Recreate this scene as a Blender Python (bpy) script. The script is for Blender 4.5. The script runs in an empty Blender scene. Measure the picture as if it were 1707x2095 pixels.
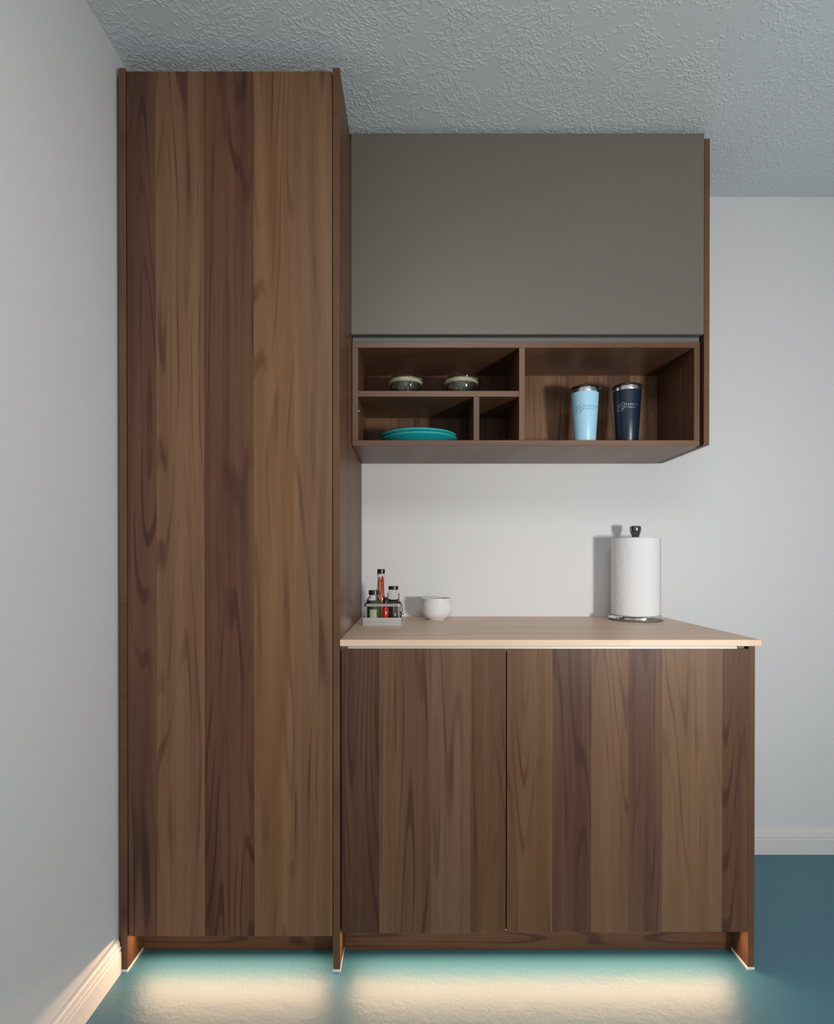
import bpy, bmesh, math, random
from mathutils import Vector, Matrix

scene = bpy.context.scene
C = scene.collection
PI = math.pi

# ------------------------------------------------------------------ camera
CAM_H, CAM_Y, FOC = 1.13, -2.155, 1154.0
PITCH = 0.0045
cam_d = bpy.data.cameras.new('camera')
cam = bpy.data.objects.new('camera', cam_d)
C.objects.link(cam)
cam.location = (0.0, CAM_Y, CAM_H)
cam.rotation_euler = (PI / 2 - PITCH, 0, 0)
cam_d.sensor_fit = 'HORIZONTAL'
cam_d.sensor_width = 36.0
cam_d.lens = FOC / 1707 * 36.0
cam_d.shift_x = 3.5 / 1707
cam_d.shift_y = (1145.0 + FOC * PITCH - 1047.5) / 1707
cam_d.clip_start = 0.02
scene.camera = cam

# ------------------------------------------------------------------ world, lights, exposure
scene.view_settings.view_transform = 'Standard'
scene.view_settings.look = 'None'
scene.view_settings.gamma = 1.0
scene.view_settings.use_curve_mapping = False
scene.view_settings.exposure = 0.0
scene.cycles.use_denoising = True
scene.cycles.max_bounces = 10

world = bpy.data.worlds.new('room_ambient')
scene.world = world
world.use_nodes = True
bg = world.node_tree.nodes['Background']
bg.inputs[0].default_value = (0.86, 0.92, 1.0, 1)
bg.inputs[1].default_value = 0.08


def area(name, loc, target, w, h, power, color, shape='RECTANGLE', spread=PI):
    d = bpy.data.lights.new(name, 'AREA')
    d.shape = shape
    d.size = w
    if shape in ('RECTANGLE', 'ELLIPSE'):
        d.size_y = h
    d.energy = power
    d.color = color
    d.spread = spread
    o = bpy.data.objects.new(name, d)
    C.objects.link(o)
    o.location = loc
    o.rotation_euler = (Vector(target) - Vector(loc)).to_track_quat('-Z', 'Y').to_euler()
    return o


# photographer's lamp beside the camera, then two fill lights added to brighten the room
area('softbox_lamp', (1.33, -2.50, 1.05), (0.35, 0.0, 1.48), 0.24, 0.24, 22.0, (1.0, 0.97, 0.93), 'DISK', 2.45)
area('room_fill', (0.3, -3.9, 1.15), (-0.3, 0.0, 1.1), 2.2, 1.9, 9.5, (0.87, 0.95, 1.0))  # added soft fill from behind the camera, standing in for unseen daylight
area('overhead_fill', (0.20, -2.20, 2.46), (0.20, -2.0, 0.0), 0.9, 0.9, 15.0, (1.0, 0.98, 0.95))  # added overhead fill: lifts the worktop, leaves shade under the wall cabinet
LED_COL = (1.0, 0.595, 0.345)


# ------------------------------------------------------------------ helpers
def tag(o, label=None, cat=None, group=None, kind=None):
    if label: o['label'] = label
    if cat: o['category'] = cat
    if group: o['group'] = group
    if kind: o['kind'] = kind
    return o


def thing(name, label, cat, loc, group=None):
    o = bpy.data.objects.new(name, None)
    o.empty_display_size = 0.05
    C.objects.link(o)
    o.location = loc
    return tag(o, label, cat, group)


def world_base(p):
    v = Vector((0, 0, 0))
    while p is not None:
        v += Vector(p.location)
        p = p.parent
    return v


def obj(name, bm, mat, parent=None, smooth=False, origin=None):
    """bm holds world coordinates; it is moved to the parent's (or own) origin."""
    base = world_base(parent)
    if origin is not None:
        base = Vector(origin)
    bmesh.ops.recalc_face_normals(bm, faces=bm.faces)
    bmesh.ops.translate(bm, vec=-base, verts=bm.verts)
    me = bpy.data.meshes.new(name)
    bm.to_mesh(me)
    bm.free()
    if smooth:
        for p in me.polygons:
            p.use_smooth = True
        try:
            me.set_sharp_from_angle(angle=math.radians(35))
        except Exception:
            pass
    mats = mat if isinstance(mat, (list, tuple)) else [mat]
    for m in mats:
        me.materials.append(m)
    o = bpy.data.objects.new(name, me)
    C.objects.link(o)
    if parent is not None:
        o.parent = parent
        if origin is not None:
            o.location = base - world_base(parent)
    else:
        o.location = base
    return o


def add_box(bm, x0, x1, y0, y1, z0, z1):
    vs = [bm.verts.new((x, y, z)) for z in (z0, z1) for y in (y0, y1) for x in (x0, x1)]
    for f in ((0, 2, 3, 1), (4, 5, 7, 6), (0, 1, 5, 4), (2, 6, 7, 3), (0, 4, 6, 2), (1, 3, 7, 5)):
        bm.faces.new([vs[i] for i in f])


def box(x0, x1, y0, y1, z0, z1, bev=0.0008, seg=1):
    bm = bmesh.new()
    add_box(bm, x0, x1, y0, y1, z0, z1)
    if bev:
        bmesh.ops.bevel(bm, geom=bm.edges[:], offset=bev, segments=seg, affect='EDGES', profile=0.5)
    return bm


def lathe(profile, cx, cy, z0=0.0, n=64, bm=None, close=False):
    """profile: list of (r, z); r = 0 closes with a pole."""
    if bm is None:
        bm = bmesh.new()
    rings = []
    for r, z in profile:
        if r < 1e-6:
            rings.append([bm.verts.new((cx, cy, z0 + z))])
        else:
            rings.append([bm.verts.new((cx + r * math.cos(2 * PI * k / n), cy + r * math.sin(2 * PI * k / n), z0 + z))
                          for k in range(n)])
    pairs = list(zip(rings, rings[1:]))
    if close:
        pairs.append((rings[-1], rings[0]))
    for a, b in pairs:
        for k in range(n):
            k2 = (k + 1) % n
            if len(a) == 1 and len(b) == 1:
                continue
            if len(a) == 1:
                bm.faces.new((a[0], b[k], b[k2]))
            elif len(b) == 1:
                bm.faces.new((a[k], a[k2], b[0]))
            else:
                bm.faces.new((a[k], a[k2], b[k2], b[k]))
    return bm


def tube(bm, pts, r, n=10):
    pts = [Vector(p) for p in pts]
    rings = []
    for i, p in enumerate(pts):
        d = (pts[min(i + 1, len(pts) - 1)] - pts[max(i - 1, 0)]).normalized()
        up = Vector((0, 0, 1)) if abs(d.z) < 0.9 else Vector((0, 1, 0))
        a = d.cross(up).normalized()
        b = d.cross(a).normalized()
        rings.append([bm.verts.new(p + r * (math.cos(2 * PI * k / n) * a + math.sin(2 * PI * k / n) * b)) for k in range(n)])
    for a, b in zip(rings, rings[1:]):
        for k in range(n):
            bm.faces.new((a[k], a[(k + 1) % n], b[(k + 1) % n], b[k]))
    bm.faces.new(rings[0])
    bm.faces.new(rings[-1][::-1])


def extrude_profile(pts, axis, a, b):
    """pts: list of (x, z) or (y, z) in the plane across the axis."""
    bm = bmesh.new()
    def mk(p, t):
        return (t, p[0], p[1]) if axis == 'x' else (p[0], t, p[1])
    r0 = [bm.verts.new(mk(p, a)) for p in pts]
    r1 = [bm.verts.new(mk(p, b)) for p in pts]
    n = len(pts)
    for i in range(n):
        bm.faces.new((r0[i], r0[(i + 1) % n], r1[(i + 1) % n], r1[i]))
    bm.faces.new(r0)
    bm.faces.new(r1[::-1])
    return bm


# ------------------------------------------------------------------ materials
def srgb(r, g, b):
    f = lambda c: (c / 255 / 12.92) if c / 255 <= 0.04045 else ((c / 255 + 0.055) / 1.055) ** 2.4
    return (f(r), f(g), f(b), 1.0)


class NT:
    def __init__(s, name):
        s.m = bpy.data.materials.new(name)
        s.m.use_nodes = True
        s.t = s.m.node_tree
        s.b = s.t.nodes['Principled BSDF']

    def n(s, typ, **kw):
        nd = s.t.nodes.new(typ)
        for k, v in kw.items():
            setattr(nd, k, v)
        return nd

    def l(s, a, b):
        s.t.links.new(a, b)

    def math(s, op, a, b=None, c=None, clamp=False):
        nd = s.n('ShaderNodeMath', operation=op)
        nd.use_clamp = clamp
        for i, v in enumerate((a, b, c)):
            if v is None: continue
            if isinstance(v, (int, float)): nd.inputs[i].default_value = v
            else: s.l(v, nd.inputs[i])
        return nd.outputs[0]

    def noise(s, vec, scale, detail=2.0, rough=0.5, dist=0.0):
        nd = s.n('ShaderNodeTexNoise')
        nd.inputs['Scale'].default_value = scale
        nd.inputs['Detail'].default_value = detail
        nd.inputs['Roughness'].default_value = rough
        nd.inputs['Distortion'].default_value = dist
        s.l(vec, nd.inputs['Vector'])
        return nd.outputs['Fac']

    def combine(s, x, y, z):
        nd = s.n('ShaderNodeCombineXYZ')
        for i, v in enumerate((x, y, z)):
            if isinstance(v, (int, float)): nd.inputs[i].default_value = v
            else: s.l(v, nd.inputs[i])
        return nd.outputs[0]

    def coords(s):
        tc = s.n('ShaderNodeTexCoord')
        sp = s.n('ShaderNodeSeparateXYZ')
        s.l(tc.outputs['Object'], sp.inputs[0])
        return tc.outputs['Object'], sp.outputs

    def maprange(s, v, a, b, c=0.0, d=1.0, smooth=False):
        nd = s.n('ShaderNodeMapRange')
        if smooth: nd.interpolation_type = 'SMOOTHSTEP'
        s.l(v, nd.inputs[0])
        for i, x in zip((1, 2, 3, 4), (a, b, c, d)):
            nd.inputs[i].default_value = x
        return nd.outputs[0]

    def ramp(s, fac, stops, interp='LINEAR'):
        nd = s.n('ShaderNodeValToRGB')
        cr = nd.color_ramp
        cr.interpolation = interp
        while len(cr.elements) < len(stops):
            cr.elements.new(0.5)
        for e, (p, c) in zip(cr.elements, stops):
            e.position = p
            e.color = c if len(c) == 4 else (*c, 1)
        s.l(fac, nd.inputs[0])
        return nd.outputs[0]

    def mix(s, fac, a, b, blend='MIX'):
        nd = s.n('ShaderNodeMix', data_type='RGBA', blend_type=blend)
        if isinstance(fac, (int, float)): nd.inputs[0].default_value = fac
        else: s.l(fac, nd.inputs[0])
        for i, v in ((6, a), (7, b)):
            if isinstance(v, (tuple, list)): nd.inputs[i].default_value = v
            else: s.l(v, nd.inputs[i])
        return nd.outputs[2]

    def bump(s, h, strength, dist):
        nd = s.n('ShaderNodeBump')
        nd.inputs['Strength'].default_value = strength
        nd.inputs['Distance'].default_value = abs(dist); nd.invert = dist < 0
        s.l(h, nd.inputs['Height'])
        s.l(nd.outputs[0], s.b.inputs['Normal'])

    def set(s, **kw):
        names = {'col': 'Base Color', 'rough': 'Roughness', 'metal': 'Metallic', 'spec': 'Specular IOR Level',
                 'trans': 'Transmission Weight', 'ior': 'IOR', 'emit': 'Emission Color', 'estr': 'Emission Strength',
                 'coat': 'Coat Weight', 'crough': 'Coat Roughness', 'sheen': 'Sheen Weight'}
        for k, v in kw.items():
            inp = s.b.inputs[names[k]]
            if hasattr(v, 'links') or isinstance(v, bpy.types.NodeSocket): s.l(v, inp)
            else: inp.default_value = v
        return s.m


def simple(name, col, rough=0.5, grain=0.0, gscale=60.0, **kw):
    t = NT(name)
    vec, _ = t.coords()
    n = t.noise(vec, gscale, 3.0)
    a = tuple(min(1, c * (1 - 0.05)) for c in col[:3]) + (1,)
    b = tuple(min(1, c * (1 + 0.05)) for c in col[:3]) + (1,)
    t.set(col=t.mix(n, a, b), rough=rough, **kw)
    if grain:
        t.bump(n, grain, 0.001)
    return t.m


# painted walls: fine roller stipple
def wall_mat(name, col):
    t = NT(name)
    vec, _ = t.coords()
    big = t.noise(vec, 1.3, 2.0)
    fine = t.noise(vec, 210.0, 4.0, 0.6)
    mid = t.noise(vec, 55.0, 2.0)
    c0 = tuple(c * 0.985 for c in col[:3]) + (1,)
    t.set(col=t.mix(big, c0, col), rough=0.6, spec=0.35)
    t.bump(t.math('ADD', t.math('MULTIPLY', fine, 0.6), t.math('MULTIPLY', mid, 0.5)), 0.40, 0.0016)
    return t.m


M_WALL = wall_mat('wall_paint', (0.70, 0.705, 0.715, 1))


# knockdown plaster ceiling: short flattened ridges in drifting clusters
def ceiling_mat():
    t = NT('knockdown_ceiling')
    vec, sp = t.coords()
    warp = t.n('ShaderNodeTexNoise'); warp.inputs['Scale'].default_value = 7.0; warp.inputs['Detail'].default_value = 1.0
    t.l(vec, warp.inputs['Vector'])
    sub = t.n('ShaderNodeVectorMath', operation='SUBTRACT'); t.l(warp.outputs['Color'], sub.inputs[0]); sub.inputs[1].default_value = (0.5, 0.5, 0.5)
    sc = t.n('ShaderNodeVectorMath', operation='SCALE'); t.l(sub.outputs[0], sc.inputs[0]); sc.inputs['Scale'].default_value = 0.05
    ad = t.n('ShaderNodeVectorMath', operation='ADD'); t.l(vec, ad.inputs[0]); t.l(sc.outputs[0], ad.inputs[1])

    def strokes(ang, off, s1, s2, lo, hi):
        mp = t.n('ShaderNodeMapping')
        mp.inputs['Rotation'].default_value = (0, 0, ang)
        mp.inputs['Location'].default_value = (off, off * 0.7, 0)
        t.l(ad.outputs[0], mp.inputs['Vector'])
        m2 = t.n('ShaderNodeMapping'); m2.inputs['Scale'].default_value = (s1, s2, 1)
        t.l(mp.outputs[0], m2.inputs['Vector'])
        n = t.noise(m2.outputs[0], 1.0, 1.0, 0.5, 0.15)
        return t.maprange(n, lo, hi, 0, 1, True)
    a = strokes(0.3, 1.0, 50, 160, 0.54, 0.63)
    b = strokes(1.5, 4.0, 54, 165, 0.54, 0.63)
    c = strokes(-0.75, 9.0, 66, 150, 0.55, 0.64)
    reg = t.noise(vec, 5.5, 2.0)
    reg2 = t.noise(vec, 3.2, 2.0, 0.5, 0.4)
    ma = t.maprange(reg, 0.40, 0.55, 0, 1, True)
    mb = t.maprange(reg, 0.60, 0.45, 0, 1, True)
    mc = t.maprange(reg2, 0.44, 0.60, 0, 1, True)
    h = t.math('MAXIMUM', t.math('MULTIPLY', a, ma), t.math('MULTIPLY', b, mb))
    h = t.math('MAXIMUM', h, t.math('MULTIPLY', c, mc))
    patch = t.maprange(t.noise(vec, 8.0, 2.0, 0.6, 0.8), 0.36, 0.52, 0.10, 1.0, True)
    h = t.math('MULTIPLY', h, patch)
    fine = t.noise(vec, 160.0, 3.0)
    h = t.math('ADD', h, t.math('MULTIPLY', fine, 0.12))
    t.set(col=(0.66, 0.71, 0.73, 1), rough=0.55, spec=0.35)
    t.bump(h, 1.0, 0.0022)
    return t.m


def ceiling_relief_mat():
    t = NT('ceiling_paint')
    vec, sp = t.coords()
    t.set(col=(0.60, 0.65, 0.67, 1), rough=0.5, spec=0.4)
    t.bump(t.noise(vec, 160.0, 3.0), 0.25, 0.0010)
    return t.m


M_CEIL = ceiling_mat()


# teal sheet floor with satin sealed surface
def floor_mat():
    t = NT('teal_floor')
    vec, _ = t.coords()
    n1 = t.noise(vec, 2.5, 3.0)
    n2 = t.noise(vec, 95.0, 3.0, 0.55)
    n3 = t.noise(vec, 34.0, 2.0, 0.5, 0.5)
    col = t.mix(n1, (0.031, 0.138, 0.200, 1), (0.041, 0.162, 0.230, 1))
    t.set(col=col, rough=0.47, spec=0.75, coat=0.20, crough=0.48)
    t.bump(t.math('ADD', t.math('MULTIPLY', n2, 0.6), n3), 0.45, 0.0026)
    return t.m


M_FLOOR = floor_mat()
M_BASEB = simple('baseboard_paint', (0.70, 0.70, 0.67, 1), 0.4)


# walnut laminate. edges: list of (x_world, tone) plank starts along the cross axis
def walnut(name, cross='X', edges=None, x0=0.0, x1=1.0, base=0.0, seed=0, lines=1.0, gain=1.0, spec=0.28, rough=0.0):
    t = NT(name)
    vec, sp = t.coords()
    u0 = sp['XYZ'.index(cross)]
    other = {'X': 'Y', 'Y': 'X', 'Z': 'Y'}[cross]
    along = 'Z' if cross != 'Z' else 'X'
    u0 = t.math('ADD', u0, base)                       # back to the coordinate the edges were read in
    w0 = sp['XYZ'.index(other)]
    v0 = sp['XYZ'.index(along)]
    rnd = random.Random(seed)
    if edges:
        fac = t.maprange(u0, x0, x1)
        st, so = [], []
        for x, tone in edges:
            p = max(0.0, (x - x0) / (x1 - x0))
            st.append((p, (tone, tone, tone)))
            r = rnd.random()
            so.append((p, (r, rnd.random(), rnd.random())))
        tone = t.n('ShaderNodeSeparateColor'); t.l(t.ramp(fac, st, 'CONSTANT'), tone.inputs[0]); tone_f = tone.outputs[0]
        off = t.n('ShaderNodeSeparateColor'); t.l(t.ramp(fac, so, 'CONSTANT'), off.inputs[0])
        off_f, off_g, off_b = off.outputs[0], off.outputs[1], off.outputs[2]
    else:
        tone_f = t.math('ADD', 0.5, 0.0)
        off_f = t.math('ADD', rnd.random(), 0.0)
        off_g = t.math('ADD', rnd.random(), 0.0); off_b = t.math('ADD', rnd.random(), 0.0)
    du = t.math('MULTIPLY', off_f, 37.0)
    dv = t.math('MULTIPLY', off_g, 23.0)
    # cathedral figure: contour lines of a long smooth field
    bend = t.noise(t.combine(t.math('ADD', t.math('MULTIPLY', u0, 3.0), du), w0, t.math('ADD', t.math('MULTIPLY', v0, 1.6), dv)), 1.0, 2.0)
    uu = t.math('ADD', u0, t.math('MULTIPLY', t.math('SUBTRACT', bend, 0.5), 0.022))
    fld = t.noise(t.combine(t.math('ADD', t.math('MULTIPLY', uu, 9.0), du), w0, t.math('ADD', t.math('MULTIPLY', v0, 0.62), dv)), 1.0, 1.3, 0.42)
    sn = t.math('SINE', t.math('MULTIPLY', fld, 84.0))
    ln = t.maprange(sn, 0.35, 1.0, 0, 1, True)
    ln = t.math('POWER', ln, 1.6)
    lmod = t.maprange(t.noise(t.combine(t.math('ADD', t.math('MULTIPLY', u0, 14.0), dv), 0.0, t.math('MULTIPLY', v0, 2.2)), 1.0, 2.0), 0.38, 0.66, 0.05, 1.0, True)
    ln = t.math('MULTIPLY', t.math('MULTIPLY', ln, lmod), lines)
    broad = t.noise(t.combine(t.math('ADD', t.math('MULTIPLY', uu, 26.0), du), w0, t.math('ADD', t.math('MULTIPLY', v0, 0.9), dv)), 1.0, 2.0, 0.5)
    streak = t.noise(t.combine(t.math('ADD', t.math('MULTIPLY', uu, 110.0), du), w0, t.math('ADD', t.math('MULTIPLY', v0, 1.1), dv)), 1.0, 2.0, 0.5)
    fib = t.noise(t.combine(t.math('MULTIPLY', u0, 420.0), w0, t.math('MULTIPLY', v0, 7.0)), 1.0, 3.0, 0.6)
    pore = t.noise(t.combine(t.math('MULTIPLY', u0, 900.0), w0, t.math('MULTIPLY', v0, 38.0)), 1.0, 2.0, 0.5)
    porem = t.maprange(pore, 0.60, 0.72, 0, 1, True)
    val = t.math('ADD', tone_f, t.math('MULTIPLY', t.math('SUBTRACT', broad, 0.5), 0.62))
    val = t.math('ADD', val, t.math('MULTIPLY', t.math('SUBTRACT', streak, 0.5), 0.20))
    val = t.math('ADD', val, t.math('MULTIPLY', t.math('SUBTRACT', fib, 0.5), 0.20))
    val = t.math('SUBTRACT', val, t.math('MULTIPLY', ln, 0.26))
    val = t.math('SUBTRACT', val, t.math('MULTIPLY', porem, 0.08))
    g = gain
    col = t.ramp(val, [(0.0, (0.050 * g, 0.023 * g, 0.016 * g)), (0.28, (0.094 * g, 0.041 * g, 0.025 * g)),
                       (0.52, (0.158 * g, 0.080 * g, 0.041 * g)), (0.78, (0.225 * g, 0.122 * g, 0.063 * g)),
                       (1.0, (0.300 * g, 0.172 * g, 0.090 * g))])
    hue = t.n('ShaderNodeHueSaturation')
    t.l(col, hue.inputs['Color'])
    t.l(t.maprange(off_b, 0, 1, 0.495, 0.502), hue.inputs['Hue'])
    t.l(t.maprange(off_g, 0, 1, 0.92, 1.06), hue.inputs['Saturation'])
    t.set(col=hue.outputs[0], rough=t.maprange(fib, 0.3, 0.7, 0.38 + rough, 0.48 + rough), spec=spec)
    t.bump(t.math('ADD', fib, t.math('MULTIPLY', porem, -0.6)), 0.10, 0.0005)
    return t.m


FS = 749.2                                             # pixels per metre in the plane of the tall and base fronts
def fx(px): return (px - 850) / FS


tall_edges = [(fx(250), .36), (fx(319), .66), (fx(418), .37), (fx(519), .68), (fx(602), .60)]
base_edges = [(fx(690), .33), (fx(776), .66), (fx(806), .54), (fx(880), .62), (fx(962), .48), (fx(1036.6), .60),
              (fx(1130), .38), (fx(1208), .68), (fx(1287), .44), (fx(1357), .70), (fx(1478), .42)]


# ------------------------------------------------------------------ the room
WY = 0.015                                             # face of the back wall
WX = -0.8185                                           # face of the left wall
CZ = 2.522
RX = 2.75                                              # right wall, out of frame
FY = -5.0


def struct(name, bm, m, **kw):
    return tag(obj(name, bm, m, None, **kw), kind='structure')


struct('floor', box(WX - 0.1, RX + 0.1, FY, WY + 0.1, -0.05, 0.0, 0), M_FLOOR)
struct('ceiling', box(WX - 0.1, RX + 0.1, FY, WY + 0.1, CZ, CZ + 0.08, 0), M_CEIL)


def ceiling_relief():
    """hand-stomped knockdown plaster over the cabinets: a height field of short raised dashes"""
    import numpy as np
    rs = np.random.RandomState(7)
    x0, x1, y0, y1, st = WX + 0.0005, 1.80, -0.86, WY - 0.0005, 0.0016
    nx, ny = int((x1 - x0) / st), int((y1 - y0) / st)
    gx, gy = np.linspace(x0, x1, nx), np.linspace(y0, y1, ny)

    def field(cell):
        g = rs.rand(int((y1 - y0) / cell) + 3, int((x1 - x0) / cell) + 3)
        def f(x, y):
            u, v = (x - x0) / cell, (y - y0) / cell
            i, j = np.floor(u).astype(int), np.floor(v).astype(int)
            a, b = u - i, v - j
            a, b = a * a * (3 - 2 * a), b * b * (3 - 2 * b)
            return (g[j, i] * (1 - a) + g[j, i + 1] * a) * (1 - b) + (g[j + 1, i] * (1 - a) + g[j + 1, i + 1] * a) * b
        return f
    fa, fd, fd2, fs = field(0.13), field(0.085), field(0.032), field(0.22)
    H = np.zeros((ny, nx), dtype=np.float32)
    N = 30000
    cx, cy = x0 + rs.rand(N) * (x1 - x0), y0 + rs.rand(N) * (y1 - y0)
    dens = 0.62 * fd(cx, cy) + 0.38 * fd2(cx, cy)
    keep = rs.rand(N) < np.clip((dens - 0.30) / 0.22, 0.06, 1.0)
    cx, cy = cx[keep], cy[keep]
    n = len(cx)
    ang = fa(cx, cy) * 2 * math.pi + rs.normal(0, 0.75, n)
    L = (0.0015 + 0.0068 * rs.rand(n) ** 1.7) * (0.75 + 0.6 * fs(cx, cy))
    W = 0.0017 + 0.0014 * rs.rand(n)
    hh = 0.0008 + 0.0009 * rs.rand(n)
    bend = rs.normal(0, 28.0, n)
    for k in range(n):
        ext = L[k] + W[k] + 0.002
        i0, i1 = max(0, int((cx[k] - ext - x0) / st)), min(nx, int((cx[k] + ext - x0) / st) + 2)
        j0, j1 = max(0, int((cy[k] - ext - y0) / st)), min(ny, int((cy[k] + ext - y0) / st) + 2)
        if i1 - i0 < 2 or j1 - j0 < 2: continue
        X, Y = np.meshgrid(gx[i0:i1] - cx[k], gy[j0:j1] - cy[k])
        c, s_ = math.cos(ang[k]), math.sin(ang[k])
        u, v = X * c + Y * s_, -X * s_ + Y * c
        v = v - bend[k] * u * u
        d = np.hypot(np.maximum(np.abs(u) - L[k], 0), v) / W[k]
        q = np.clip((1.0 - d) / 0.75, 0, 1)
        H[j0:j1, i0:i1] = np.maximum(H[j0:j1, i0:i1], hh[k] * q * q * (3 - 2 * q))
    H[0, :] = H[-1, :] = 0; H[:, 0] = H[:, -1] = 0
    co = np.empty((ny, nx, 3), dtype=np.float32)
    co[..., 0] = gx[None, :]; co[..., 1] = gy[:, None]; co[..., 2] = -0.0004 - H
    idx = np.arange(nx * ny, dtype=np.int32).reshape(ny, nx)
    quads = np.stack([idx[:-1, :-1], idx[1:, :-1], idx[1:, 1:], idx[:-1, 1:]], -1).reshape(-1, 4)
    me = bpy.data.meshes.new('plaster_relief')
    me.vertices.add(nx * ny); me.vertices.foreach_set('co', co.ravel())
    me.loops.add(quads.size); me.loops.foreach_set('vertex_index', quads.ravel())
    me.polygons.add(len(quads))
    me.polygons.foreach_set('loop_start', np.arange(0, quads.size, 4, dtype=np.int32))
    me.polygons.foreach_set('use_smooth', np.ones(len(quads), dtype=bool))
    me.update(calc_edges=True)
    me.materials.append(ceiling_relief_mat())
    o = bpy.data.objects.new('plaster_relief', me)
    C.objects.link(o)
    o['kind'] = 'stuff'
    return o


rel = ceiling_relief()
rel.parent = bpy.data.objects['ceiling']
rel.location = (0, 0, CZ)
struct('wall_back', box(WX - 0.1, RX + 0.1, WY, WY + 0.1, 0.0, CZ, 0), M_WALL)
struct('wall_left', box(WX - 0.1, WX, FY, WY, 0.0, CZ, 0), M_WALL)
struct('wall_right', box(RX, RX + 0.1, FY, WY, 0.0, CZ, 0), M_WALL)
prof = [(0, 0), (.015, 0), (.015, .057), (.0125, .0595), (.0120, .0625), (.0138, .0650), (.0138, .0700),
        (.0110, .0735), (.0108, .0775), (.0098, .0840), (.0070, .0895), (.0035, .0920), (0, .0920)]
struct('baseboard_back', extrude_profile([(WY - t_, z) for t_, z in prof], 'x', 0.9365, RX), M_BASEB)
struct('baseboard_left', extrude_profile([(WX + t_, z) for t_, z in prof], 'y', FY, -0.617), M_BASEB)

# ------------------------------------------------------------------ shared cabinet materials
M_ALU = simple('anodised_aluminium', (0.80, 0.80, 0.79, 1), 0.42, metal=0.55)
M_ALU_DK = simple('grey_aluminium', (0.11, 0.12, 0.12, 1), 0.45)
M_DARK = simple('dark_plastic', (0.05, 0.05, 0.048, 1), 0.5)
M_DKGREY = simple('grey_plastic', (0.11, 0.105, 0.10, 1), 0.5)
M_PAD = simple('clear_white_plastic', (0.72, 0.74, 0.74, 1), 0.35)
M_TAUPE = simple('taupe_laminate', (0.150, 0.135, 0.112, 1), 0.42, gscale=3.0, spec=0.5)
t = NT('led_diffuser'); vec_, _ = t.coords(); t.set(col=(0.9, 0.85, 0.75, 1), emit=(1, 0.72, 0.42, 1), estr=2.0); M_LED = t.m

YF = -0.615                                            # front plane of tall and base units
# ------------------------------------------------------------------ tall cabinet
TB = (fx(470), YF, 0.0)
tall = thing('tall_cabinet', 'tall walnut larder cabinet reaching nearly to the ceiling at the left wall', 'cabinet', TB)
bx0 = TB[0]
M_TD = walnut('walnut_tall_door', 'X', tall_edges, fx(250), fx(690), bx0, 3, 1.15, 1.0)
M_TSIDE = walnut('walnut_tall_side', 'Y', [(YF, .5), (-.45, .42), (-.33, .55), (-.2, .5), (-.1, .45)], YF, 0.02, YF, 5, 0.25, 0.85)
M_TKICK = walnut('walnut_toe_kick', 'Z', None, 0, 1, 0, 8, 1.0, 0.80)
TT = 2.468
PANY = 0.012
for a, b in ((-0.8075, -0.7885), (-0.2250, -0.2060)):
    p = obj('side_panel', box(a, b, YF, PANY, 0.0075, TT), M_TSIDE, tall)
    obj('foot_pad', box(a - 0.0005, b + 0.0008, YF - 0.001, PANY, 0.0, 0.0073, 0.0004), M_PAD, p)
obj('door', box(-0.7860, -0.2268, YF, YF + 0.019, 0.0985, 2.4585), M_TD, tall)
obj('carcass', box(-0.7880, -0.2255, YF + 0.022, PANY, 0.099, 2.452), M_DARK, tall)
obj('toe_kick', box(-0.7880, -0.2255, -0.527, -0.511, 0.0005, 0.0985), M_TKICK, tall)
obj('led_strip', box(-0.765, -0.250, -0.574, -0.562, 0.0885, 0.0985, 0.0005), M_LED, tall)

# ------------------------------------------------------------------ base cabinet
BB = (0.355, YF, 0.0)
base = thing('base_cabinet', 'low two-door walnut base cabinet under the pale wood worktop', 'cabinet', BB)
M_BD = walnut('walnut_base_doors', 'X', base_edges, fx(690), fx(1540), BB[0], 11, 1.0, 0.78)
M_BSIDE = walnut('walnut_base_side', 'Y', [(-.63, .5), (-.45, .42), (-.33, .55), (-.2, .5)], -.63, 0.02, YF, 14, 0.25, 0.75)
p = obj('side_panel', box(0.9160, 0.9345, -0.606, PANY, 0.0075, 0.8935), M_BSIDE, base)
obj('foot_pad', box(0.9152, 0.9350, -0.607, PANY, 0.0, 0.0073, 0.0004), M_PAD, p)
obj('door', box(-0.2025, 0.2478, YF + 0.001, YF + 0.020, 0.1060, 0.8858), M_BD, base)
obj('door', box(0.2508, 0.9130, YF + 0.003, YF + 0.022, 0.1080, 0.8858), M_BD, base)
obj('carcass', box(-0.2052, 0.9155, YF + 0.026, PANY, 0.099, 0.872), M_DARK, base)
obj('toe_kick', box(-0.2052, 0.9155, -0.527, -0.511, 0.0005, 0.0985), M_TKICK, base)
obj('led_strip', box(-0.175, 0.885, -0.574, -0.562, 0.0885, 0.0985, 0.0005), M_LED, base)
# finger channel: slim angled aluminium lip behind the door tops
bm = extrude_profile([(-0.6060, 0.8780), (-0.6060, 0.8870), (-0.6035, 0.8932), (-0.5600, 0.8932), (-0.5600, 0.8920), (-0.6020, 0.8780)], 'x', -0.1845, 0.8852)
obj('finger_channel', bm, M_ALU, base)
for a, b in ((-0.2052, -0.1848), (0.8855, 0.9035)):
    obj('end_cap', box(a, b, -0.6075, -0.565, 0.8780, 0.8932, 0.0004), M_DKGREY, base)

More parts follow.
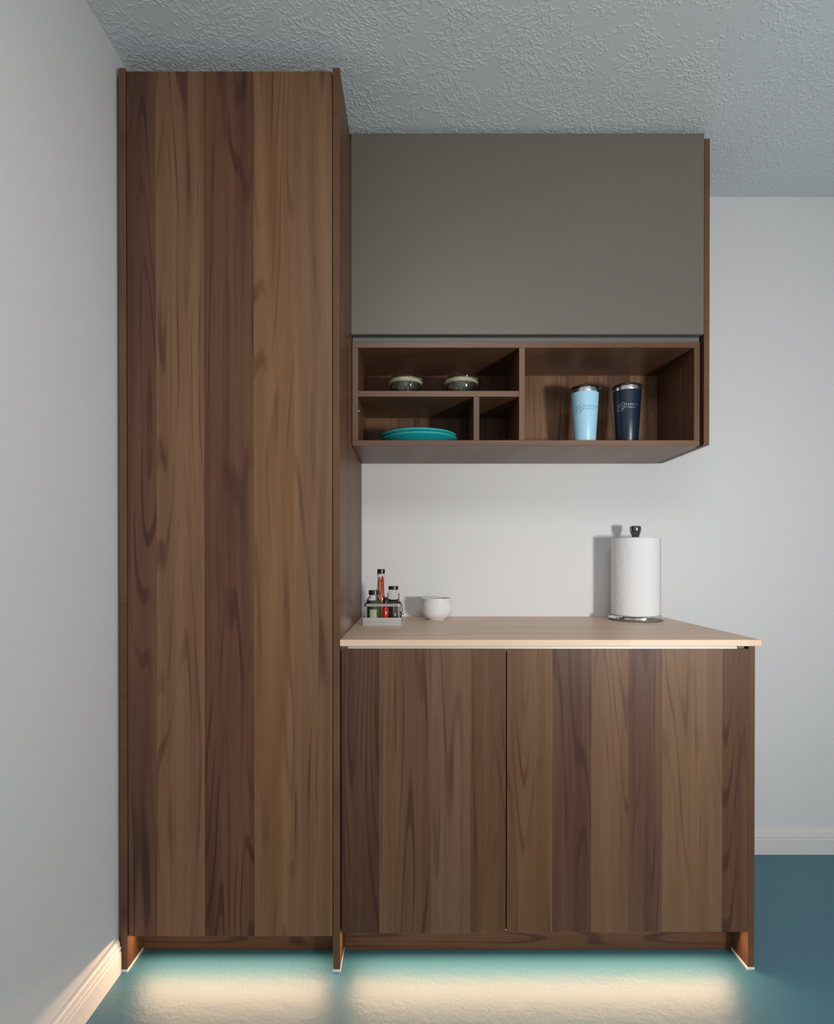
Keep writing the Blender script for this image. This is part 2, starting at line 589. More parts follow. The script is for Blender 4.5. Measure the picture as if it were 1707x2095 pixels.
# ------------------------------------------------------------------ worktop
def butcher_mat():
    t = NT('maple_worktop')
    vec, sp = t.coords()
    strip = t.math('FLOOR', t.math('MULTIPLY', sp[1], 24.0))
    wn = t.n('ShaderNodeTexWhiteNoise', noise_dimensions='1D'); t.l(strip, wn.inputs['W'])
    xs = t.math('ADD', t.math('MULTIPLY', sp[0], 3.1), t.math('MULTIPLY', wn.outputs[0], 7.0))
    stave = t.math('FLOOR', xs)
    wn2 = t.n('ShaderNodeTexWhiteNoise', noise_dimensions='2D')
    t.l(t.combine(strip, stave, 0), wn2.inputs['Vector'])
    gr = t.noise(t.combine(t.math('MULTIPLY', sp[0], 5.0), t.math('MULTIPLY', sp[1], 110.0), t.math('MULTIPLY', sp[2], 110.0)), 1.0, 3.0, 0.6)
    v = t.math('ADD', t.math('MULTIPLY', wn2.outputs[0], 0.55), t.math('MULTIPLY', gr, 0.45))
    col = t.ramp(v, [(0.0, (0.62, 0.42, 0.285)), (0.35, (0.69, 0.49, 0.345)), (0.7, (0.75, 0.55, 0.40)), (1.0, (0.79, 0.60, 0.45))])
    blot = t.maprange(t.noise(t.combine(t.math('MULTIPLY', sp[0], 6.0), t.math('MULTIPLY', sp[1], 30.0), 0), 1.0, 2.0), 0.62, 0.74, 0, 0.55, True)
    col = t.mix(blot, col, (0.62, 0.33, 0.16, 1))
    t.set(col=col, rough=0.42, spec=0.45)
    t.bump(gr, 0.06, 0.0005)
    return t.m


bm = box(-0.2057, 0.9445, -0.6185, 0.0135, 0.8940, 0.9115, 0.0012, 2)
wt = obj('worktop', bm, butcher_mat(), None, origin=(0.37, -0.30, 0.894))
tag(wt, 'pale maple butcher-block worktop on the base cabinet', 'worktop')
CT = 0.9116

# ------------------------------------------------------------------ wall cabinet
US = 632.0
def ux(px): return (px - 850) / US
def uz(py): return 1.13 + (1145 - py) / US
UB = (0.37, -0.33, uz(912))
wallcab = thing('wall_cabinet', 'wall-hung cabinet with taupe lift-up door above an open walnut niche', 'cabinet', UB)
UYF = -0.33
M_USIDE = walnut('walnut_upper_side', 'Y', [(-.34, .5), (-.2, .42)], -.34, 0.02, UYF, 21, 0.25, 0.85)
M_UEDGE = walnut('walnut_niche_frame', 'Z', None, 0, 1, 0, 24, 0.4, 0.88, 0.6, -0.05)
M_UVERT = walnut('walnut_niche_upright', 'X', None, 0, 1, 0, 25, 0.3, 0.88, 0.6, -0.05)
M_UBACK = walnut('walnut_niche_back', 'X', [(-.21, .5), (-.07, .35), (.05, .5), (.16, .3), (.24, .4), (.38, .55), (.47, .62), (.56, .42), (.64, .62), (.71, .34), (.80, .6)], -.21, .93, UB[0], 27, 1.2, 1.15)
zb, zt = uz(912), uz(700)
zi, zj = uz(900.7), uz(712)
xl0, xl1 = -0.2042, ux(733)
xr0, xr1 = ux(1420), ux(1431.5)
NB = -0.050                                            # face of the niche back
obj('side_panel', box(ux(1439.8), ux(1451), UYF, 0.0135, uz(911), 2.4885), M_USIDE, wallcab)
obj('lift_door', box(ux(719.2), ux(1439.2), UYF - 0.0005, UYF + 0.0185, uz(685), 2.5045, 0.001), M_TAUPE, wallcab)
obj('upper_box', box(-0.2035, ux(1437), UYF + 0.022, 0.0135, uz(692), 2.50, 0.0), M_DARK, wallcab)
obj('grip_profile', box(-0.2035, ux(1431.5), UYF + 0.006, UYF + 0.05, uz(700) + 0.0004, uz(690.5), 0.0006), M_ALU_DK, wallcab)
obj('top_panel', box(xl0, xr1, UYF + 0.001, NB + 0.03, zj, zt), M_UEDGE, wallcab)
obj('bottom_panel', box(xl0, xr1, UYF + 0.001, 0.0135, zb, zi), M_UEDGE, wallcab)
obj('niche_side', box(xl0, xl1, UYF + 0.0005, NB, zi - 0.0001, zj + 0.0001), M_UVERT, wallcab)
obj('niche_side', box(xr0, xr1, UYF + 0.0005, NB, zi - 0.0001, zj + 0.0001), M_UVERT, wallcab)
bk = obj('niche_back', box(xl0, xr1, NB, NB + 0.012, zi, zj, 0), M_UBACK, wallcab)
zs0, zs1 = uz(812), uz(800)
obj('upright_divider', box(ux(1062), ux(1074), UYF + 0.0005, NB, zi, zj), M_UVERT, wallcab)
obj('shelf', box(xl1, ux(1062), UYF + 0.001, NB, zs0, zs1), M_UEDGE, wallcab)
obj('upright_divider', box(ux(969), ux(981), UYF + 0.0015, NB, zi, zs0), M_UVERT, wallcab)
obj('filler_strip', box(xr1 + 0.0002, ux(1439.6), UYF + 0.045, 0.0135, zb + 0.001, zt), M_DARK, wallcab)
# small metal cable groove in the right niche side, shelf pin on the left one, two screw caps in the back
obj('wire_channel', box(xr0 - 0.0022, xr0 - 0.0001, -0.237, -0.233, zi + 0.0005, 1.78, 0.0004), simple('brown_metal', (0.10, 0.07, 0.05, 1), 0.4), wallcab)
bm = bmesh.new(); tube(bm, [(xl1, -0.31, uz(838)), (xl1 + 0.003, -0.31, uz(838))], 0.0022, 12)
obj('shelf_pin', bm, M_ALU, wallcab)
for zz in (1.13 + (1145 - 811) * 2.105 / FOC, 1.13 + (1145 - 838) * 2.105 / FOC):
    xx = (1334.6 - 850) * 2.105 / FOC
    bm = bmesh.new(); tube(bm, [(xx, NB - 0.0012, zz), (xx, NB, zz)], 0.0035, 14)
    obj('screw_cap', bm, M_DARK, wallcab)

# ------------------------------------------------------------------ toe-kick LED light
for nm, a, b in (('toe_kick_light', -0.765, -0.250), ('toe_kick_light', -0.175, 0.885)):
    L = area(nm, ((a + b) / 2, -0.5745, 0.0932), ((a + b) / 2, -1.5745, 0.0932 - 0.90), b - a, 0.006, 5.3 * (b - a), LED_COL)

# ------------------------------------------------------------------ glassware and plates in the niche
def glass(name, col=(1, 1, 1, 1), rough=0.0, bump=0.0, ior=1.45):
    t = NT(name)
    vec, _ = t.coords()
    t.set(col=col, rough=rough, trans=1.0, ior=ior)
    if bump:
        v = t.n('ShaderNodeTexVoronoi'); v.inputs['Scale'].default_value = 95.0
        t.l(vec, v.inputs['Vector'])
        t.bump(v.outputs['Distance'], bump, 0.004)
    return t.m


M_GLASS = glass('clear_glass')
M_CUT = glass('pressed_glass', (0.93, 0.96, 0.97, 1), 0.03, 0.9)
M_CREAM = simple('pale_yellow_lid', (0.62, 0.60, 0.38, 1), 0.3)
SZ = zs1 + 0.0003


def glass_bowl(cx, cy, label):
    b = thing('glass_bowl', label, 'bowl', (cx, cy, SZ), 'lidded glass bowls')
    H = 0.066
    prof = [(0, 0.0), (0.040, 0.0), (0.048, 0.004), (0.058, 0.022), (0.0655, 0.045), (0.0670, 0.060), (0.0690, H), (0.0675, H + 0.0015),
            (0.0645, H - 0.002), (0.0630, 0.048), (0.055, 0.024), (0.045, 0.008), (0.036, 0.0045), (0, 0.0045)]
    obj('bowl_body', lathe(prof, cx, cy, SZ), M_GLASS, b, True)
    inner = [(0, 0.0055), (0.036, 0.0055), (0.0445, 0.0105), (0.0500, 0.024), (0.0525, 0.0530), (0.0505, 0.0530), (0.048, 0.024), (0.042, 0.013), (0.034, 0.009), (0, 0.009)]
    obj('pressed_glass_insert', lathe(inner, cx, cy, SZ), M_CUT, b, True)
    lid = [(0, 0.0632), (0.052, 0.0632), (0.0562, 0.0655), (0.0575, 0.0620), (0.0560, 0.0550), (0.0530, 0.0535), (0.0495, 0.0535), (0.0490, 0.0600), (0, 0.0600)]
    obj('lid', lathe(lid, cx, cy, SZ), M_CREAM, b, True)
    rim = [(0.0600, 0.0690), (0.0618, 0.0712), (0.0595, 0.0735), (0.050, 0.0745), (0, 0.0748), (0, 0.0722), (0.049, 0.0720), (0.0580, 0.0695)]
    obj('glass_cover', lathe(rim, cx, cy, SZ - 0.0005), M_GLASS, b, True)
    return b


def place(px, d):
    return (px - 850) * d / FOC


glass_bowl(place(830.5, 1.945), 1.945 + CAM_Y, 'lidded glass bowl on the upper niche shelf, left of the pair')
glass_bowl(place(944.0, 1.945), 1.945 + CAM_Y, 'lidded glass bowl on the upper niche shelf, right of the pair')

M_TEAL = simple('teal_glaze', (0.010, 0.44, 0.48, 1), 0.16, spec=0.55, coat=0.4)

M_TEALRIM = simple('light_teal_glaze', (0.07, 0.50, 0.50, 1), 0.2, coat=0.3)


def plate(cx, cy, z, R, label):
    pr = [(0, 0.0035), (R * 0.60, 0.0035), (R * 0.60, 0.0), (R * 0.64, 0.0), (R * 0.66, 0.0045), (R * 0.80, 0.0110), (R * 0.93, 0.0195), (R * 0.985, 0.0225),
          (R, 0.0240), (R * 0.995, 0.0262), (R * 0.975, 0.0272), (R * 0.95, 0.0258), (R * 0.93, 0.0240), (R * 0.80, 0.0158), (R * 0.66, 0.0090), (R * 0.6, 0.0075), (0, 0.0072)]
    o = obj('dinner_plate', lathe(pr, cx, cy, z, 96), M_TEAL, None, True, origin=(cx, cy, z))
    rim = [(R * 0.985, 0.0226), (R + 0.0004, 0.0240), (R * 0.996, 0.0266), (R * 0.975, 0.0276), (R * 0.955, 0.0262), (R * 0.97, 0.0250)]
    obj('glazed_rim', lathe(rim, cx, cy, z, 96, close=True), M_TEALRIM, o, True)
    return tag(o, label, 'plate', 'stacked teal plates')


pz = zi + 0.0003
plate(place(859, 1.945), -0.205, pz, 0.1305, 'teal dinner plate in the lower left niche, underneath in the stack')
plate(place(857, 1.945), -0.205, pz + 0.0120, 0.1310, 'teal dinner plate in the lower left niche, on top of the stack')

# ------------------------------------------------------------------ insulated tumblers
def satin(name, col, rough=0.38):
    t = NT(name)
    vec, _ = t.coords()
    n = t.noise(vec, 900.0, 2.0)
    t.set(col=col, rough=rough, spec=0.5)
    t.bump(n, 0.05, 0.0003)
    return t.m


def brushed(name, col=(0.62, 0.61, 0.59, 1), rough=0.24, ax=2):
    t = NT(name)
    vec, sp = t.coords()
    sc = [6.0, 6.0, 6.0]; sc[ax] = 900.0
    n = t.noise(t.combine(t.math('MULTIPLY', sp[0], sc[0]), t.math('MULTIPLY', sp[1], sc[1]), t.math('MULTIPLY', sp[2], sc[2])), 1.0, 2.0)
    t.set(col=col, metal=1.0, rough=t.maprange(n, 0.3, 0.7, rough * 0.8, rough * 1.3))
    return t.m


M_STEEL = brushed('brushed_steel')
M_BLACKLID = simple('black_lid', (0.012, 0.011, 0.011, 1), 0.25)


def wrap_strip(bm, segs, cx, cy, zc, rfun, w=0.00045, lift=0.00025):
    """segs: polylines in (s, z) where s is arc angle in radians, z metres from zc; laid on the tumbler's skin."""
    def P(s, z, extra):
        r = rfun(zc + z) + extra
        return (cx + r * math.sin(s), cy - r * math.cos(s), zc + z)
    for pl in segs:
        for (s0, z0), (s1, z1) in zip(pl, pl[1:]):
            r = rfun(zc + z0)
            dx, dz = (s1 - s0) * r, z1 - z0
            L = math.hypot(dx, dz) or 1e-6
            nx, nz = -dz / L * w / r, dx / L * w
            N = max(1, int(L / 0.002))
            prev = None
            for k in range(N + 1):
                f = k / N
                s, z = s0 + (s1 - s0) * f, z0 + (z1 - z0) * f
                a = bm.verts.new(P(s - nx, z - nz, lift)); b = bm.verts.new(P(s + nx, z + nz, lift))
                if prev: bm.faces.new((prev[0], prev[1], b, a))
                prev = (a, b)


def wrap_text(bm, txt, size, s0, zrel, cx, cy, zc, rfun, squeeze=1.0):
    cu = bpy.data.curves.new('t', 'FONT'); cu.body = txt; cu.size = size; cu.space_character = 1.35
    ob = bpy.data.objects.new('t', cu); C.objects.link(ob)
    bpy.context.view_layer.update()
    me = bpy.data.meshes.new_from_object(ob.evaluated_get(bpy.context.evaluated_depsgraph_get()))
    vs = []
    for v in me.vertices:
        z = zc + zrel + v.co.y
        r = rfun(z) + 0.0003
        s = s0 + v.co.x * squeeze / rfun(zc)
        vs.append(bm.verts.new((cx + r * math.sin(s), cy - r * math.cos(s), z)))
    for p_ in me.polygons:
        try: bm.faces.new([vs[i] for i in p_.vertices])
        except ValueError: pass
    bpy.data.objects.remove(ob); bpy.data.meshes.remove(me); bpy.data.curves.remove(cu)


def tumbler(cx, cy, body_mat, print_mat, label, ang):
    z0 = zi + 0.0003
    H = 0.182
    tb = thing('insulated_tumbler', label, 'tumbler', (cx, cy, z0), 'insulated tumblers with lids')
    r0, r1 = 0.0355, 0.0465
    rfun = lambda z: r0 + (r1 - r0) * (z - z0) / H
    body = [(0, 0.003), (r0 - 0.006, 0.003), (r0 - 0.0045, 0.0), (r0 - 0.001, 0.0), (r0, 0.002), (rfun(z0 + 0.09), 0.09), (r1, H), (r1 - 0.001, H + 0.001), (r1 - 0.0030, H + 0.0012), (0, H)]
    obj('tumbler_body', lathe(body, cx, cy, z0, 80), body_mat, tb, True)
    steel = [(r1 - 0.0020, H - 0.001), (r1 - 0.0010, H + 0.002), (r1 - 0.0004, H + 0.0155), (r1 - 0.002, H + 0.017), (0, H + 0.017)]
    obj('steel_rim', lathe(steel, cx, cy, z0, 80), M_STEEL, tb, True)
    lid = [(r1 - 0.003, H + 0.0135), (r1 + 0.0022, H + 0.0135), (r1 + 0.0028, H + 0.0165), (r1 + 0.0018, H + 0.0200), (r1 - 0.004, H + 0.0225), (r1 - 0.008, H + 0.0205), (0, H + 0.0205)]
    ld = obj('lid', lathe(lid, cx, cy, z0, 80), M_BLACKLID, tb, True)
    for a in (-2.05, -0.05):                                # two opening tabs on the lid's edge
        bm = bmesh.new()
        ca, sa = math.cos(a + ang), math.sin(a + ang)
        m = Matrix.Translation((cx + ca * (r1 + 0.001), cy + sa * (r1 + 0.001), z0 + H + 0.0150)) @ Matrix.Rotation(a + ang, 4, 'Z')
        geo = bmesh.ops.create_cube(bm, size=1.0)
        bmesh.ops.scale(bm, vec=(0.008, 0.014, 0.008), verts=geo['verts'])
        bmesh.ops.transform(bm, matrix=m, verts=geo['verts'])
        bmesh.ops.bevel(bm, geom=bm.edges[:], offset=0.0012, segments=2, affect='EDGES')
        obj('lid_tab', bm, M_BLACKLID, ld)
    # printed emblem and lettering
    zc = z0 + 0.127
    bm = bmesh.new()
    A = -0.25 + ang
    hexa = [(A + 0.30 * math.sin(2 * PI * k / 6), 0.002 + 0.0105 * math.cos(2 * PI * k / 6)) for k in range(7)]
    segs = [hexa, [hexa[1], (A, 0.002), hexa[5]], [(A, 0.002), hexa[3]],
            [(A - 0.13, 0.009), (A - 0.13, -0.006)], [(A + 0.12, 0.007), (A + 0.12, -0.006)],
            [(A - 0.10 + 0.10 * math.sin(2 * PI * k / 10), -0.0125 + 0.0038 * math.cos(2 * PI * k / 10)) for k in range(11)],
            [(A - 0.47, 0.004), (A - 0.40, 0.008), (A - 0.36, 0.002), (A - 0.36, -0.013), (A - 0.41, -0.016), (A - 0.47, -0.012), (A - 0.47, 0.004)]]
    wrap_strip(bm, segs, cx, cy, zc, rfun)
    wrap_text(bm, 'KRETELM', 0.0088, A + 0.36, 0.0012, cx, cy, zc, rfun)
    wrap_text(bm, 'SPECEL', 0.0070, A + 0.36, -0.0075, cx, cy, zc, rfun)
    obj('printed_logo', bm, print_mat, tb)
    # small embossed ring mark near the foot
    bm = bmesh.new()
    wrap_strip(bm, [[(ang + 0.12 + 0.20 * math.sin(2 * PI * k / 16), 0.007 * math.cos(2 * PI * k / 16)) for k in range(17)],
                    [(ang + 0.02, 0.003), (ang + 0.12, -0.003), (ang + 0.22, 0.003)]], cx, cy, z0 + 0.026, rfun, 0.0004, 0.0002)
    obj('embossed_mark', bm, body_mat, tb)
    return tb


M_LB = satin('light_blue_coating', (0.38, 0.68, 0.87, 1), 0.36)
M_NV = satin('navy_coating', (0.004, 0.014, 0.034, 1), 0.34)
M_PRT = simple('grey_blue_print', (0.09, 0.22, 0.30, 1), 0.3)
M_PRT2 = brushed('silver_print', (0.65, 0.68, 0.70, 1), 0.3)
tumbler(place(1196.5, 1.945), 1.945 + CAM_Y, M_LB, M_PRT, 'light blue insulated tumbler with black lid in the right niche', -0.28)
tumbler(place(1283.0, 1.925), 1.925 + CAM_Y, M_NV, M_PRT2, 'navy blue insulated tumbler with black lid in the right niche', -0.42)

# ------------------------------------------------------------------ paper towel roll on its steel holder
def paper_mat():
    t = NT('paper_towel')
    vec, sp = t.coords()
    v = t.n('ShaderNodeTexVoronoi'); v.inputs['Scale'].default_value = 75.0
    t.l(vec, v.inputs['Vector'])
    n = t.noise(vec, 22.0, 3.0, 0.6, 1.2)
    h = t.math('ADD', t.math('MULTIPLY', v.outputs['Distance'], 0.4), t.math('MULTIPLY', n, 1.2))
    t.set(col=(0.78, 0.79, 0.81, 1), rough=0.9, spec=0.2)
    t.bump(h, 0.6, 0.0026)
    return t.m


M_CHROME = brushed('polished_steel', (0.68, 0.66, 0.63, 1), 0.12)
M_KNOB = brushed('dark_polished_steel', (0.20, 0.19, 0.18, 1), 0.16)
M_RUB = simple('grey_rubber', (0.16, 0.17, 0.17, 1), 0.6)
hx, hy = place(1300.5, 2.052), 2.052 + CAM_Y
holder = thing('paper_towel_holder', 'round steel paper towel holder with dark knob at the back of the worktop', 'holder', (hx, hy, CT))
obj('rubber_foot', lathe([(0, 0), (0.088, 0), (0.0915, 0.002), (0.0915, 0.0055), (0, 0.0055)], hx, hy, CT, 96), M_RUB, holder, True)
obj('steel_base', lathe([(0, 0.0056), (0.0930, 0.0056), (0.0965, 0.0085), (0.0960, 0.0140), (0.0925, 0.0175), (0.085, 0.0185), (0, 0.0185)], hx, hy, CT, 96), M_CHROME, holder, True)
obj('pole', lathe([(0.0070, 0.0186), (0.0070, 0.312), (0, 0.312)], hx, hy, CT, 32), M_KNOB, holder, True)
obj('knob', lathe([(0, 0.300), (0.0125, 0.300), (0.0135, 0.307), (0.0182, 0.318), (0.0198, 0.330), (0.0190, 0.3385), (0.0165, 0.3405), (0.0150, 0.3395), (0, 0.3395)], hx, hy, CT, 48), M_KNOB, holder, True)
R = 0.0838
zr0, zr1 = CT + 0.0188, CT + 0.0188 + 0.278
roll = obj('paper_towel_roll', lathe([(0.0195, 0.0), (R - 0.003, 0.0), (R, 0.003), (R, 0.275), (R - 0.003, 0.278), (0.0195, 0.278)], hx, hy, zr0, 96, close=True), paper_mat(), None, True, origin=(hx, hy, zr0))
tag(roll, 'white paper towel roll standing on the round steel holder', 'paper roll')
bm = bmesh.new()                                           # loose end of the last sheet on the right
prev = None
for k in range(9):
    a = math.radians(-32 + 4.0 * k)
    rr = R + 0.0004 + 0.0035 * (k / 8) ** 2
    row = [bm.verts.new((hx + rr * math.cos(a), hy + rr * math.sin(a), z)) for z in (zr0 + 0.002, zr0 + 0.276)]
    row2 = [bm.verts.new((hx + (rr + 0.0005) * math.cos(a), hy + (rr + 0.0005) * math.sin(a), z)) for z in (zr0 + 0.002, zr0 + 0.276)]
    if prev:
        bm.faces.new((prev[0][0], prev[0][1], row[1], row[0]))
        bm.faces.new((prev[1][0], prev[1][1], row2[1], row2[0]))
    prev = (row, row2)
obj('loose_sheet', bm, bpy.data.materials['paper_towel'], roll, True)

# ------------------------------------------------------------------ nested white bowls
M_PORC = simple('white_porcelain', (0.77, 0.79, 0.80, 1), 0.22, spec=0.5, coat=0.3)
wx, wy = place(893, 2.068), 2.068 + CAM_Y


def white_bowl(z, label, k=1.0):
    pr = [(0, 0.002), (0.024, 0.002), (0.025, 0.0), (0.030, 0.0), (0.0315, 0.003), (0.0445, 0.0095), (0.0530, 0.0235), (0.0562, 0.040), (0.0570, 0.0615), (0.0583, 0.0650),
          (0.0580, 0.0665), (0.0568, 0.0665), (0.0554, 0.0620), (0.0545, 0.042), (0.0512, 0.025), (0.0425, 0.0125), (0.028, 0.0055), (0, 0.005)]
    pr = [(a * k, b) for a, b in pr]
    o = obj('white_bowl', lathe(pr, wx, wy, z, 80), M_PORC, None, True, origin=(wx, wy, z))
    return tag(o, label, 'bowl', 'nested white bowls')


white_bowl(CT, 'small white bowl on the worktop, underneath in the nested pair')
white_bowl(CT + 0.0115, 'small white bowl on the worktop, nested on top in the pair', 0.950)

# ------------------------------------------------------------------ condiment caddy and its bottles
kx0, kx1, ky0, ky1 = -0.1735, -0.0465, -0.287, -0.180
caddy = thing('condiment_caddy', 'brushed steel condiment caddy at the left end of the worktop', 'caddy', ((kx0 + kx1) / 2, (ky0 + ky1) / 2, CT))
M_CAD = brushed('caddy_steel', (0.38, 0.37, 0.35, 1), 0.24)
bm = bmesh.new()
add_box(bm, kx0, kx1, ky0, ky1, CT, CT + 0.0015)
for b_ in ((kx0, kx1, ky0, ky0 + 0.0012), (kx0, kx1, ky1 - 0.0012, ky1), (kx0, kx0 + 0.0012, ky0 + 0.0012, ky1 - 0.0012), (kx1 - 0.0012, kx1, ky0 + 0.0012, ky1 - 0.0012)):
    add_box(bm, *b_, CT + 0.0015, CT + 0.0260)
obj('tray', bm, brushed('tray_steel', (0.62, 0.61, 0.59, 1), 0.34), caddy)
fxl, fxr, fyf, fyb = kx0 + 0.010, kx1 - 0.008, ky0 + 0.004, ky1 - 0.004
RZ = 0.984
for x in (fxl, fxr):
    for y in (fyf, fyb):
        obj('post', box(x - 0.0035, x + 0.0035, y - 0.0012, y + 0.0012, CT + 0.0016, RZ - 0.0095, 0.0004), M_CAD, caddy)


def rounded_band(x0, x1, y0, y1, z0, z1, r, th):
    bm = bmesh.new()
    pts = []
    for cx_, cy_, a0 in ((x1 - r, y1 - r, 0), (x0 + r, y1 - r, 90), (x0 + r, y0 + r, 180), (x1 - r, y0 + r, 270)):
        for k in range(7):
            a = math.radians(a0 + 15 * k)
            pts.append((cx_, cy_, math.cos(a), math.sin(a)))
    rings = []
    for rr, z in ((r, z0), (r, z1), (r - th, z1), (r - th, z0)):
        rings.append([bm.verts.new((p[0] + rr * p[2], p[1] + rr * p[3], z)) for p in pts])
    n = len(pts)
    for i in range(4):
        a, b = rings[i], rings[(i + 1) % 4]
        for k in range(n):
            bm.faces.new((a[k], a[(k + 1) % n], b[(k + 1) % n], b[k]))
    return bm


obj('top_rail', rounded_band(fxl - 0.006, fxr + 0.006, fyf - 0.003, fyb + 0.003, RZ - 0.0095, RZ, 0.008, 0.0012), M_CAD, caddy)
bm = bmesh.new()                                           # carrying handle: flat loop at the right side with a ball
tube(bm, [(kx1 - 0.0005, ky1 - 0.02, RZ - 0.004), (kx1 + 0.0015, ky1 - 0.02, RZ - 0.02), (kx1 + 0.0015, ky1 - 0.02, CT + 0.038)], 0.0022, 8)
hd = obj('side_hook', bm, M_CHROME, caddy, True)
obj('steel_ball', lathe([(0, -0.0065)] + [(0.0065 * math.sin(PI * k / 10), -0.0065 * math.cos(PI * k / 10)) for k in range(1, 10)] + [(0, 0.0065)], kx1 + 0.0015, ky1 - 0.02, CT + 0.034, 24), M_CHROME, hd, True)

M_CAP = simple('black_cap', (0.010, 0.010, 0.010, 1), 0.3)
M_BGLASS = glass('bottle_glass', (0.97, 0.98, 0.97, 1), 0.0, 0.0, 1.35)
ZT = CT + 0.0018


def stuff_mat(name, c1, c2, sc, rough=0.8):
    t = NT(name)
    vec, _ = t.coords()
    v = t.n('ShaderNodeTexVoronoi'); v.inputs['Scale'].default_value = sc
    t.l(vec, v.inputs['Vector'])
    s2 = t.n('ShaderNodeSeparateColor'); t.l(v.outputs['Color'], s2.inputs[0])
    t.set(col=t.mix(s2.outputs[0], c1, c2), rough=rough)
    t.bump(v.outputs['Distance'], 0.6, 0.002)
    return t.m


def jar(name, cx, cy, h, r, cap_r, cap_h, content, cmat, label, shoulder=0.014):
    """short round shaker bottle: glass, content (fill height), cap"""
    o = thing(name, label, 'bottle', (cx, cy, ZT), 'bottles in the condiment caddy')
    hb = h - cap_h
    ro, g = r, 0.0016
    outer = [(0, 0), (ro - 0.003, 0), (ro, 0.003), (ro, hb - shoulder), (ro - 0.003, hb - shoulder + 0.005), (cap_r * 0.86, hb - 0.003), (cap_r * 0.86, hb + 0.004)]
    inner = [(cap_r * 0.86 - g, hb + 0.004), (cap_r * 0.86 - g, hb - 0.003), (ro - 0.003 - g, hb - shoulder + 0.004), (ro - g, hb - shoulder), (ro - g, 0.004), (0, 0.004)]
    obj('glass_body', lathe(outer + inner, cx, cy, ZT, 40), M_BGLASS, o, True)
    rc = ro - g - 0.0003
    obj('contents', lathe([(0, 0.0042), (rc - 0.0005, 0.0042), (rc, 0.005), (rc, content), (rc * 0.6, content + 0.001), (0, content)], cx, cy, ZT, 40), cmat, o, True)
    obj('cap', lathe([(0, hb), (cap_r * 0.86 + 0.0004, hb), (cap_r, hb), (cap_r, h - 0.001), (cap_r - 0.001, h), (0, h)], cx, cy, ZT, 40), M_CAP, o, True)
    return o


M_HERB = stuff_mat('dried_green_herbs', (0.10, 0.14, 0.05, 1), (0.045, 0.065, 0.022, 1), 700)
M_SALT = stuff_mat('pale_seasoning', (0.45, 0.45, 0.38, 1), (0.25, 0.25, 0.20, 1), 900)
M_PEP = stuff_mat('mixed_peppercorns', (0.20, 0.14, 0.11, 1), (0.03, 0.025, 0.02, 1), 330)
JX, JY, JR = -0.1385, -0.2595, 0.0245
jL = jar('spice_shaker', JX, JY, 0.1140, JR, 0.0182, 0.0150, 0.079, M_HERB,
    'glass shaker of dried green herbs with black cap at the caddy front left', 0.018)
lb = bmesh.new()
for k in range(-4, 4):                                     # pale paper label on the front of the herb shaker
    a0, a1 = math.radians(-94 + k * 7), math.radians(-94 + (k + 1) * 7)
    rr = JR + 0.0003
    v = [lb.verts.new((JX + rr * math.cos(a), JY + rr * math.sin(a), z)) for a, z in ((a0, ZT + 0.010), (a1, ZT + 0.010), (a1, ZT + 0.051), (a0, ZT + 0.051))]
    lb.faces.new(v)
obj('paper_label', lb, simple('sage_paper', (0.36, 0.42, 0.26, 1), 0.7), jL)
jar('spice_shaker', -0.0750, -0.2220, 0.1260, 0.0208, 0.0172, 0.0120, 0.070, M_PEP,
    'wide glass shaker of peppercorns with black cap at the caddy right')

# mini bottle of red sauce
mx, my = -0.1000, -0.2710
mini = thing('sauce_bottle', 'tiny red sauce bottle with black cap at the caddy front middle', 'bottle', (mx, my, ZT), 'bottles in the condiment caddy')
obj('glass_body', lathe([(0, 0), (0.0098, 0), (0.0106, 0.0015), (0.0106, 0.048), (0.0090, 0.054), (0.0055, 0.060), (0.0055, 0.071), (0, 0.071)], mx, my, ZT, 32),
    simple('red_sauce', (0.42, 0.004, 0.004, 1), 0.12, coat=1.0), mini, True)
obj('cap', lathe([(0.0070, 0.066), (0.0080, 0.0665), (0.0080, 0.0900), (0.0070, 0.0915), (0, 0.0915)], mx, my, ZT, 32), M_CAP, mini, True)

# tall bottle with chillies
tx, ty = -0.1180, -0.2050
tallb = thing('chili_bottle', 'tall clear bottle packed with red and orange chillies in the caddy middle', 'bottle', (tx, ty, ZT), 'bottles in the condiment caddy')
H = 0.184
og = [(0, 0), (0.0165, 0), (0.0192, 0.002), (0.0195, 0.080), (0.0185, 0.096), (0.0158, 0.112), (0.0136, 0.130), (0.0124, H - 0.022), (0.0134, H - 0.020), (0.0134, H - 0.016), (0.0118, H - 0.014)]
ig = [(0.0104, H - 0.014), (0.0108, H - 0.022), (0.0120, 0.130), (0.0142, 0.112), (0.0169, 0.096), (0.0179, 0.080), (0.0177, 0.004), (0, 0.004)]
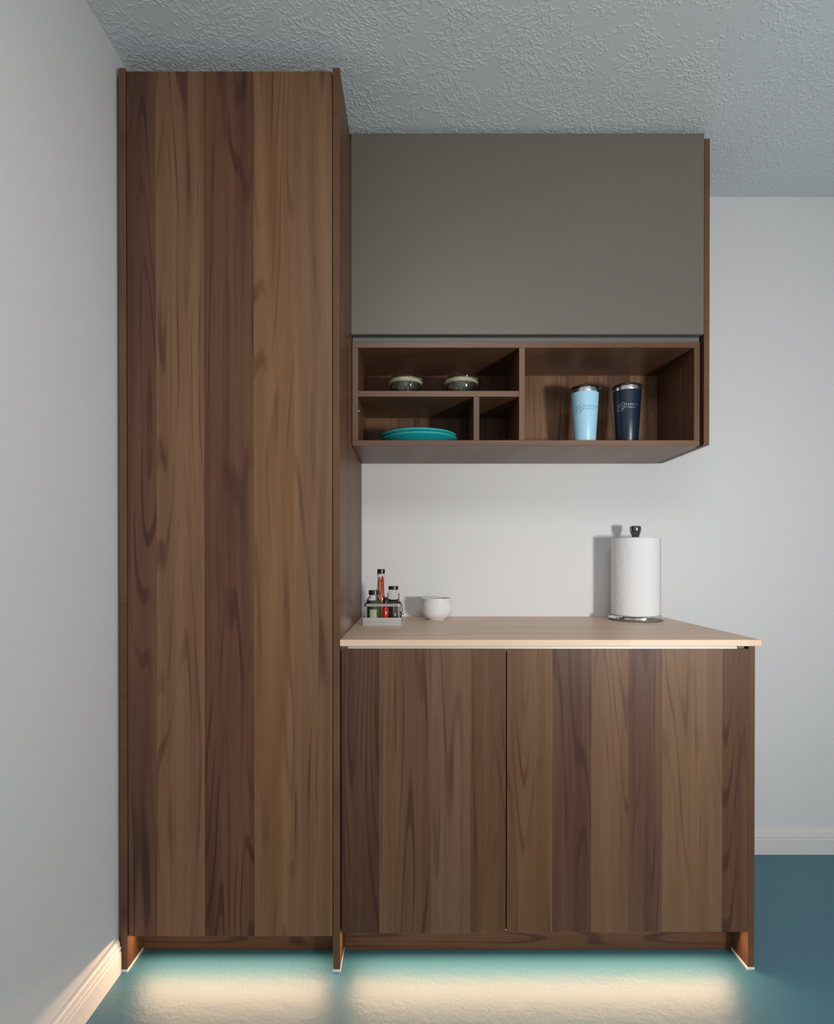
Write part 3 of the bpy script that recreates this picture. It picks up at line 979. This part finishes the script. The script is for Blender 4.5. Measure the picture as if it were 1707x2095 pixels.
# the tall bottle stands clear of its neighbours in the middle of the tray
obj('glass_body', lathe(og + ig, tx, ty, ZT, 40), M_BGLASS, tallb, True)
obj('cap', lathe([(0.0110, H - 0.0165), (0.0132, H - 0.0160), (0.0134, H - 0.001), (0.0122, H), (0, H)], tx, ty, ZT, 40), M_CAP, tallb, True)
rnd = random.Random(4)
M_CH1 = simple('red_chili_skin', (0.55, 0.030, 0.008, 1), 0.2, coat=0.6)
M_CH2 = simple('orange_chili_skin', (0.75, 0.16, 0.03, 1), 0.2, coat=0.6)
for k, (ox, oy, zb_, zt_, lean, m_) in enumerate(((-0.0062, -0.0040, 0.078, 0.157, 0.001, M_CH2), (0.0060, -0.0036, 0.060, 0.160, -0.001, M_CH1), (0.000, 0.0060, 0.058, 0.150, 0.001, M_CH1),
                                                 (-0.0100, -0.0040, 0.008, 0.096, 0.0, M_CH1), (0.0100, -0.0040, 0.008, 0.092, 0.0, M_CH1), (0.000, -0.0095, 0.010, 0.104, 0.0, M_CH2),
                                                 (-0.0060, 0.0090, 0.008, 0.090, 0.0, M_CH1), (0.0070, 0.0085, 0.010, 0.088, 0.0, M_CH2))):
    bm = bmesh.new()
    n_, prev = 12, None
    rings = []
    for i in range(11):
        f = i / 10
        z = ZT + zb_ + (zt_ - zb_) * f
        rr = 0.0060 * math.sin(PI * min(1, 0.12 + f * 0.80)) ** 0.6 + 0.0004
        squeeze = 1.0 if z < ZT + 0.095 else max(0.72, 1 - (z - ZT - 0.095) / 0.06)
        cxx, cyy = tx + (ox + lean * math.sin(f * 5)) * squeeze, ty + oy * squeeze
        rings.append([bm.verts.new((cxx + rr * math.cos(2 * PI * j / n_), cyy + rr * math.sin(2 * PI * j / n_), z)) for j in range(n_)])
    for a, b in zip(rings, rings[1:]):
        for j in range(n_):
            bm.faces.new((a[j], a[(j + 1) % n_], b[(j + 1) % n_], b[j]))
    bm.faces.new(rings[0]); bm.faces.new(rings[-1][::-1])
    obj('chili', bm, m_, tallb, True)
